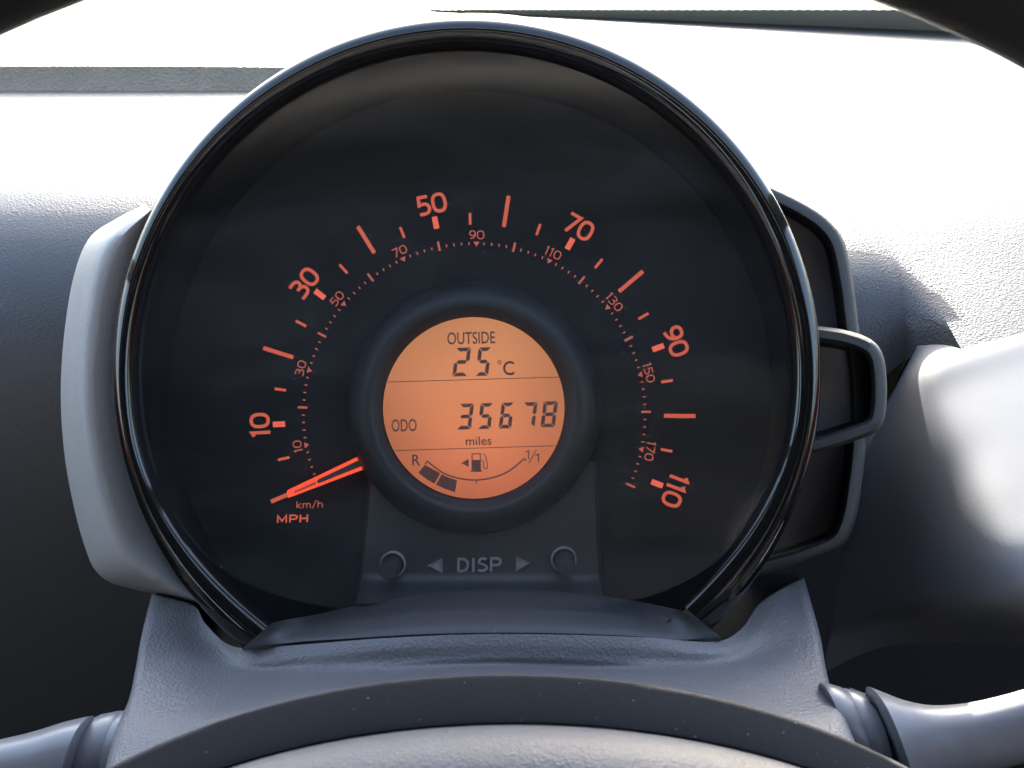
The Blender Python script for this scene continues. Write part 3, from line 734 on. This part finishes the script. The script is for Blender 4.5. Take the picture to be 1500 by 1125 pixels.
build('grained_cover', *loft(G), M_cowl, CO, 70)
build('dark_backing', [W(232, 855, -.012), W(1168, 840, -.012), W(1230, 1120, .02), W(180, 1120, .02), W(232, 855, -.03), W(1168, 840, -.03), W(1230, 1120, .0), W(180, 1120, .0)],
      [(0, 1, 2, 3), (4, 5, 6, 7), (0, 1, 5, 4), (1, 2, 6, 5), (2, 3, 7, 6), (3, 0, 4, 7)], M_dark, CO, 0)  # added dark plate standing for the shade in the pockets round the bezel arms

# ------------------------------------------------------------------ stalks either side of the column
def stalk(name_label, base, top_pts, bot_pts, end_lean, collar, h):
    t = thing('control_stalk', name_label, 'stalk', W(*base, h), dial_matrix(C0), None)
    n = 40; tp, bt = cr(top_pts, n), cr(bot_pts, n); rows = []; k = S * (D - h) / D
    for i in range(n):
        c = ((tp[i][0] + bt[i][0]) / 2, (tp[i][1] + bt[i][1]) / 2); v = Vector(((tp[i][0] - bt[i][0]) / 2, (tp[i][1] - bt[i][1]) / 2))
        r = v.length * k * .75; row = []
        for j in range(32):
            a = 2 * pi * j / 32; cs, sn = cos(a), sin(a)
            e = 2.6; cs = math.copysign(abs(cs) ** (2 / e), cs); sn = math.copysign(abs(sn) ** (2 / e), sn)
            row.append(W(c[0] + v.x * cs, c[1] + v.y * cs, h) + BACK * (r * sn))
        rows.append(row)
    # slightly rounded near end
    r0 = rows[0]; m = sum(r0, Vector()) / 32; d = (r0[0] - rows[2][0]).normalized() * .0006
    rows = [[m + (p - m) * .93 + d for p in r0]] + rows
    build('lever', *loft(rows, closed_u=True, cap=True), M_stalk, t, 50)
    (a, b), (c2, d2) = collar
    rows = []
    for f, s in ((0, .96), (.08, 1), (.45, 1), (.5, .97), (.55, 1), (.9, 1), (1, .95)):
        x = (a[0] + (b[0] - a[0]) * f, a[1] + (b[1] - a[1]) * f); y = (c2[0] + (d2[0] - c2[0]) * f, c2[1] + (d2[1] - c2[1]) * f)
        c = ((x[0] + y[0]) / 2, (x[1] + y[1]) / 2); v = Vector(((x[0] - y[0]) / 2, (x[1] - y[1]) / 2)) * s
        r = v.length * k * .9
        rows.append([W(c[0] + v.x * cos(2 * pi * j / 32), c[1] + v.y * cos(2 * pi * j / 32), h - .004) + BACK * (r * sin(2 * pi * j / 32)) for j in range(32)])
    build('collar', *loft(rows, closed_u=True, cap=True), M_stalk, t, 40)
    x = ((a[0] + b[0]) / 2, (a[1] + b[1]) / 2 + 30); y = (top_pts[0][0], top_pts[0][1] + 45)
    build('shaft', *bar(W(*x, h - .006), W(*y, h - .004), .009, .009, BACK), M_dark, t, 0)
    return t
stalk('right-hand column stalk with a flared satin lever beyond its collar', (1250, 1060),
      [(1279, 1010), (1300, 1018), (1330, 1029), (1370, 1036), (1420, 1033), (1480, 1020), (1600, 985)],
      [(1330, 1160), (1345, 1150), (1370, 1142), (1400, 1135), (1440, 1128), (1500, 1112), (1620, 1080)], 0,
      (((1205, 1000), (1270, 1018)), ((1240, 1120), (1300, 1135))), .060)
stalk('left-hand column stalk with a blunt pale lever end in the bottom corner', (140, 1090),
      [(126, 1053), (110, 1056), (85, 1062), (50, 1073), (10, 1083), (-40, 1092), (-140, 1100)],
      [(96, 1190), (80, 1190), (55, 1190), (25, 1192), (-10, 1195), (-60, 1200), (-150, 1205)], 0,
      (((215, 1035), (136, 1050)), ((200, 1160), (112, 1165))), .060)

# ------------------------------------------------------------------ steering wheel
wc = W(698, 1634, .14)
SW = thing('steering_wheel', 'dark steering wheel whose hub fills the bottom and whose rim crosses the top corners', 'steering wheel', wc, dial_matrix(wc))
k14 = S * (D - .14) / D
R0 = 1753 * k14 + .0155
rows = []
for i in range(160):
    a = 2 * pi * i / 160; u = RIGHT * cos(a) + UP * sin(a)
    rows.append([wc + u * (R0 + .0155 * cos(2 * pi * j / 24)) + BACK * (.017 * sin(2 * pi * j / 24)) for j in range(24)])
build('rim', *loft(rows, closed_u=True, closed_v=True), M_rim, SW, 60)
def ell(cx, ax, ay, h, n=160, e=2.0):
    out = []
    for i in range(n):
        a = 2 * pi * i / n; c, s = cos(a), sin(a)
        out.append(W(cx + ax * math.copysign(abs(c) ** (2 / e), c), 1602 - ay * math.copysign(abs(s) ** (2 / e), s), h))
    return out
build('hub_shroud', *loft([ell(745, 915, 606, .085), ell(745, 930, 614, .118), ell(745, 930, 614, .1294), ell(745, 929, 612.5, .1300), ell(746, 925, 607, .1304), ell(750, 908, 572, .1318), ell(753, 902, 552, .1328), ell(755, 897, 544, .1330), ell(755, 892, 540, .130)], closed_u=True), M_shroud, SW, 50)
build('airbag_pad', *loft([ell(755, 893, 539, .128), ell(755, 893, 540, .1345), ell(755, 886, 534, .1385), ell(755, 865, 515, .1425), ell(755, 820, 480, .1465), ell(752, 700, 400, .1515), ell(750, 450, 260, .156), ell(750, 20, 12, .158)], closed_u=True, cap=False), M_pad, SW, 50)
for ang in (180, 0, 270):
    a = radians(ang); u = RIGHT * cos(a) + UP * sin(a)
    build('spoke', *bar(wc + u * .055 - BACK * .006, wc + u * (R0 - .004) - BACK * .002, .045, .014, BACK), M_shroud, SW, 0)

# ------------------------------------------------------------------ tidy
for m in bpy.data.meshes:
    m.validate()
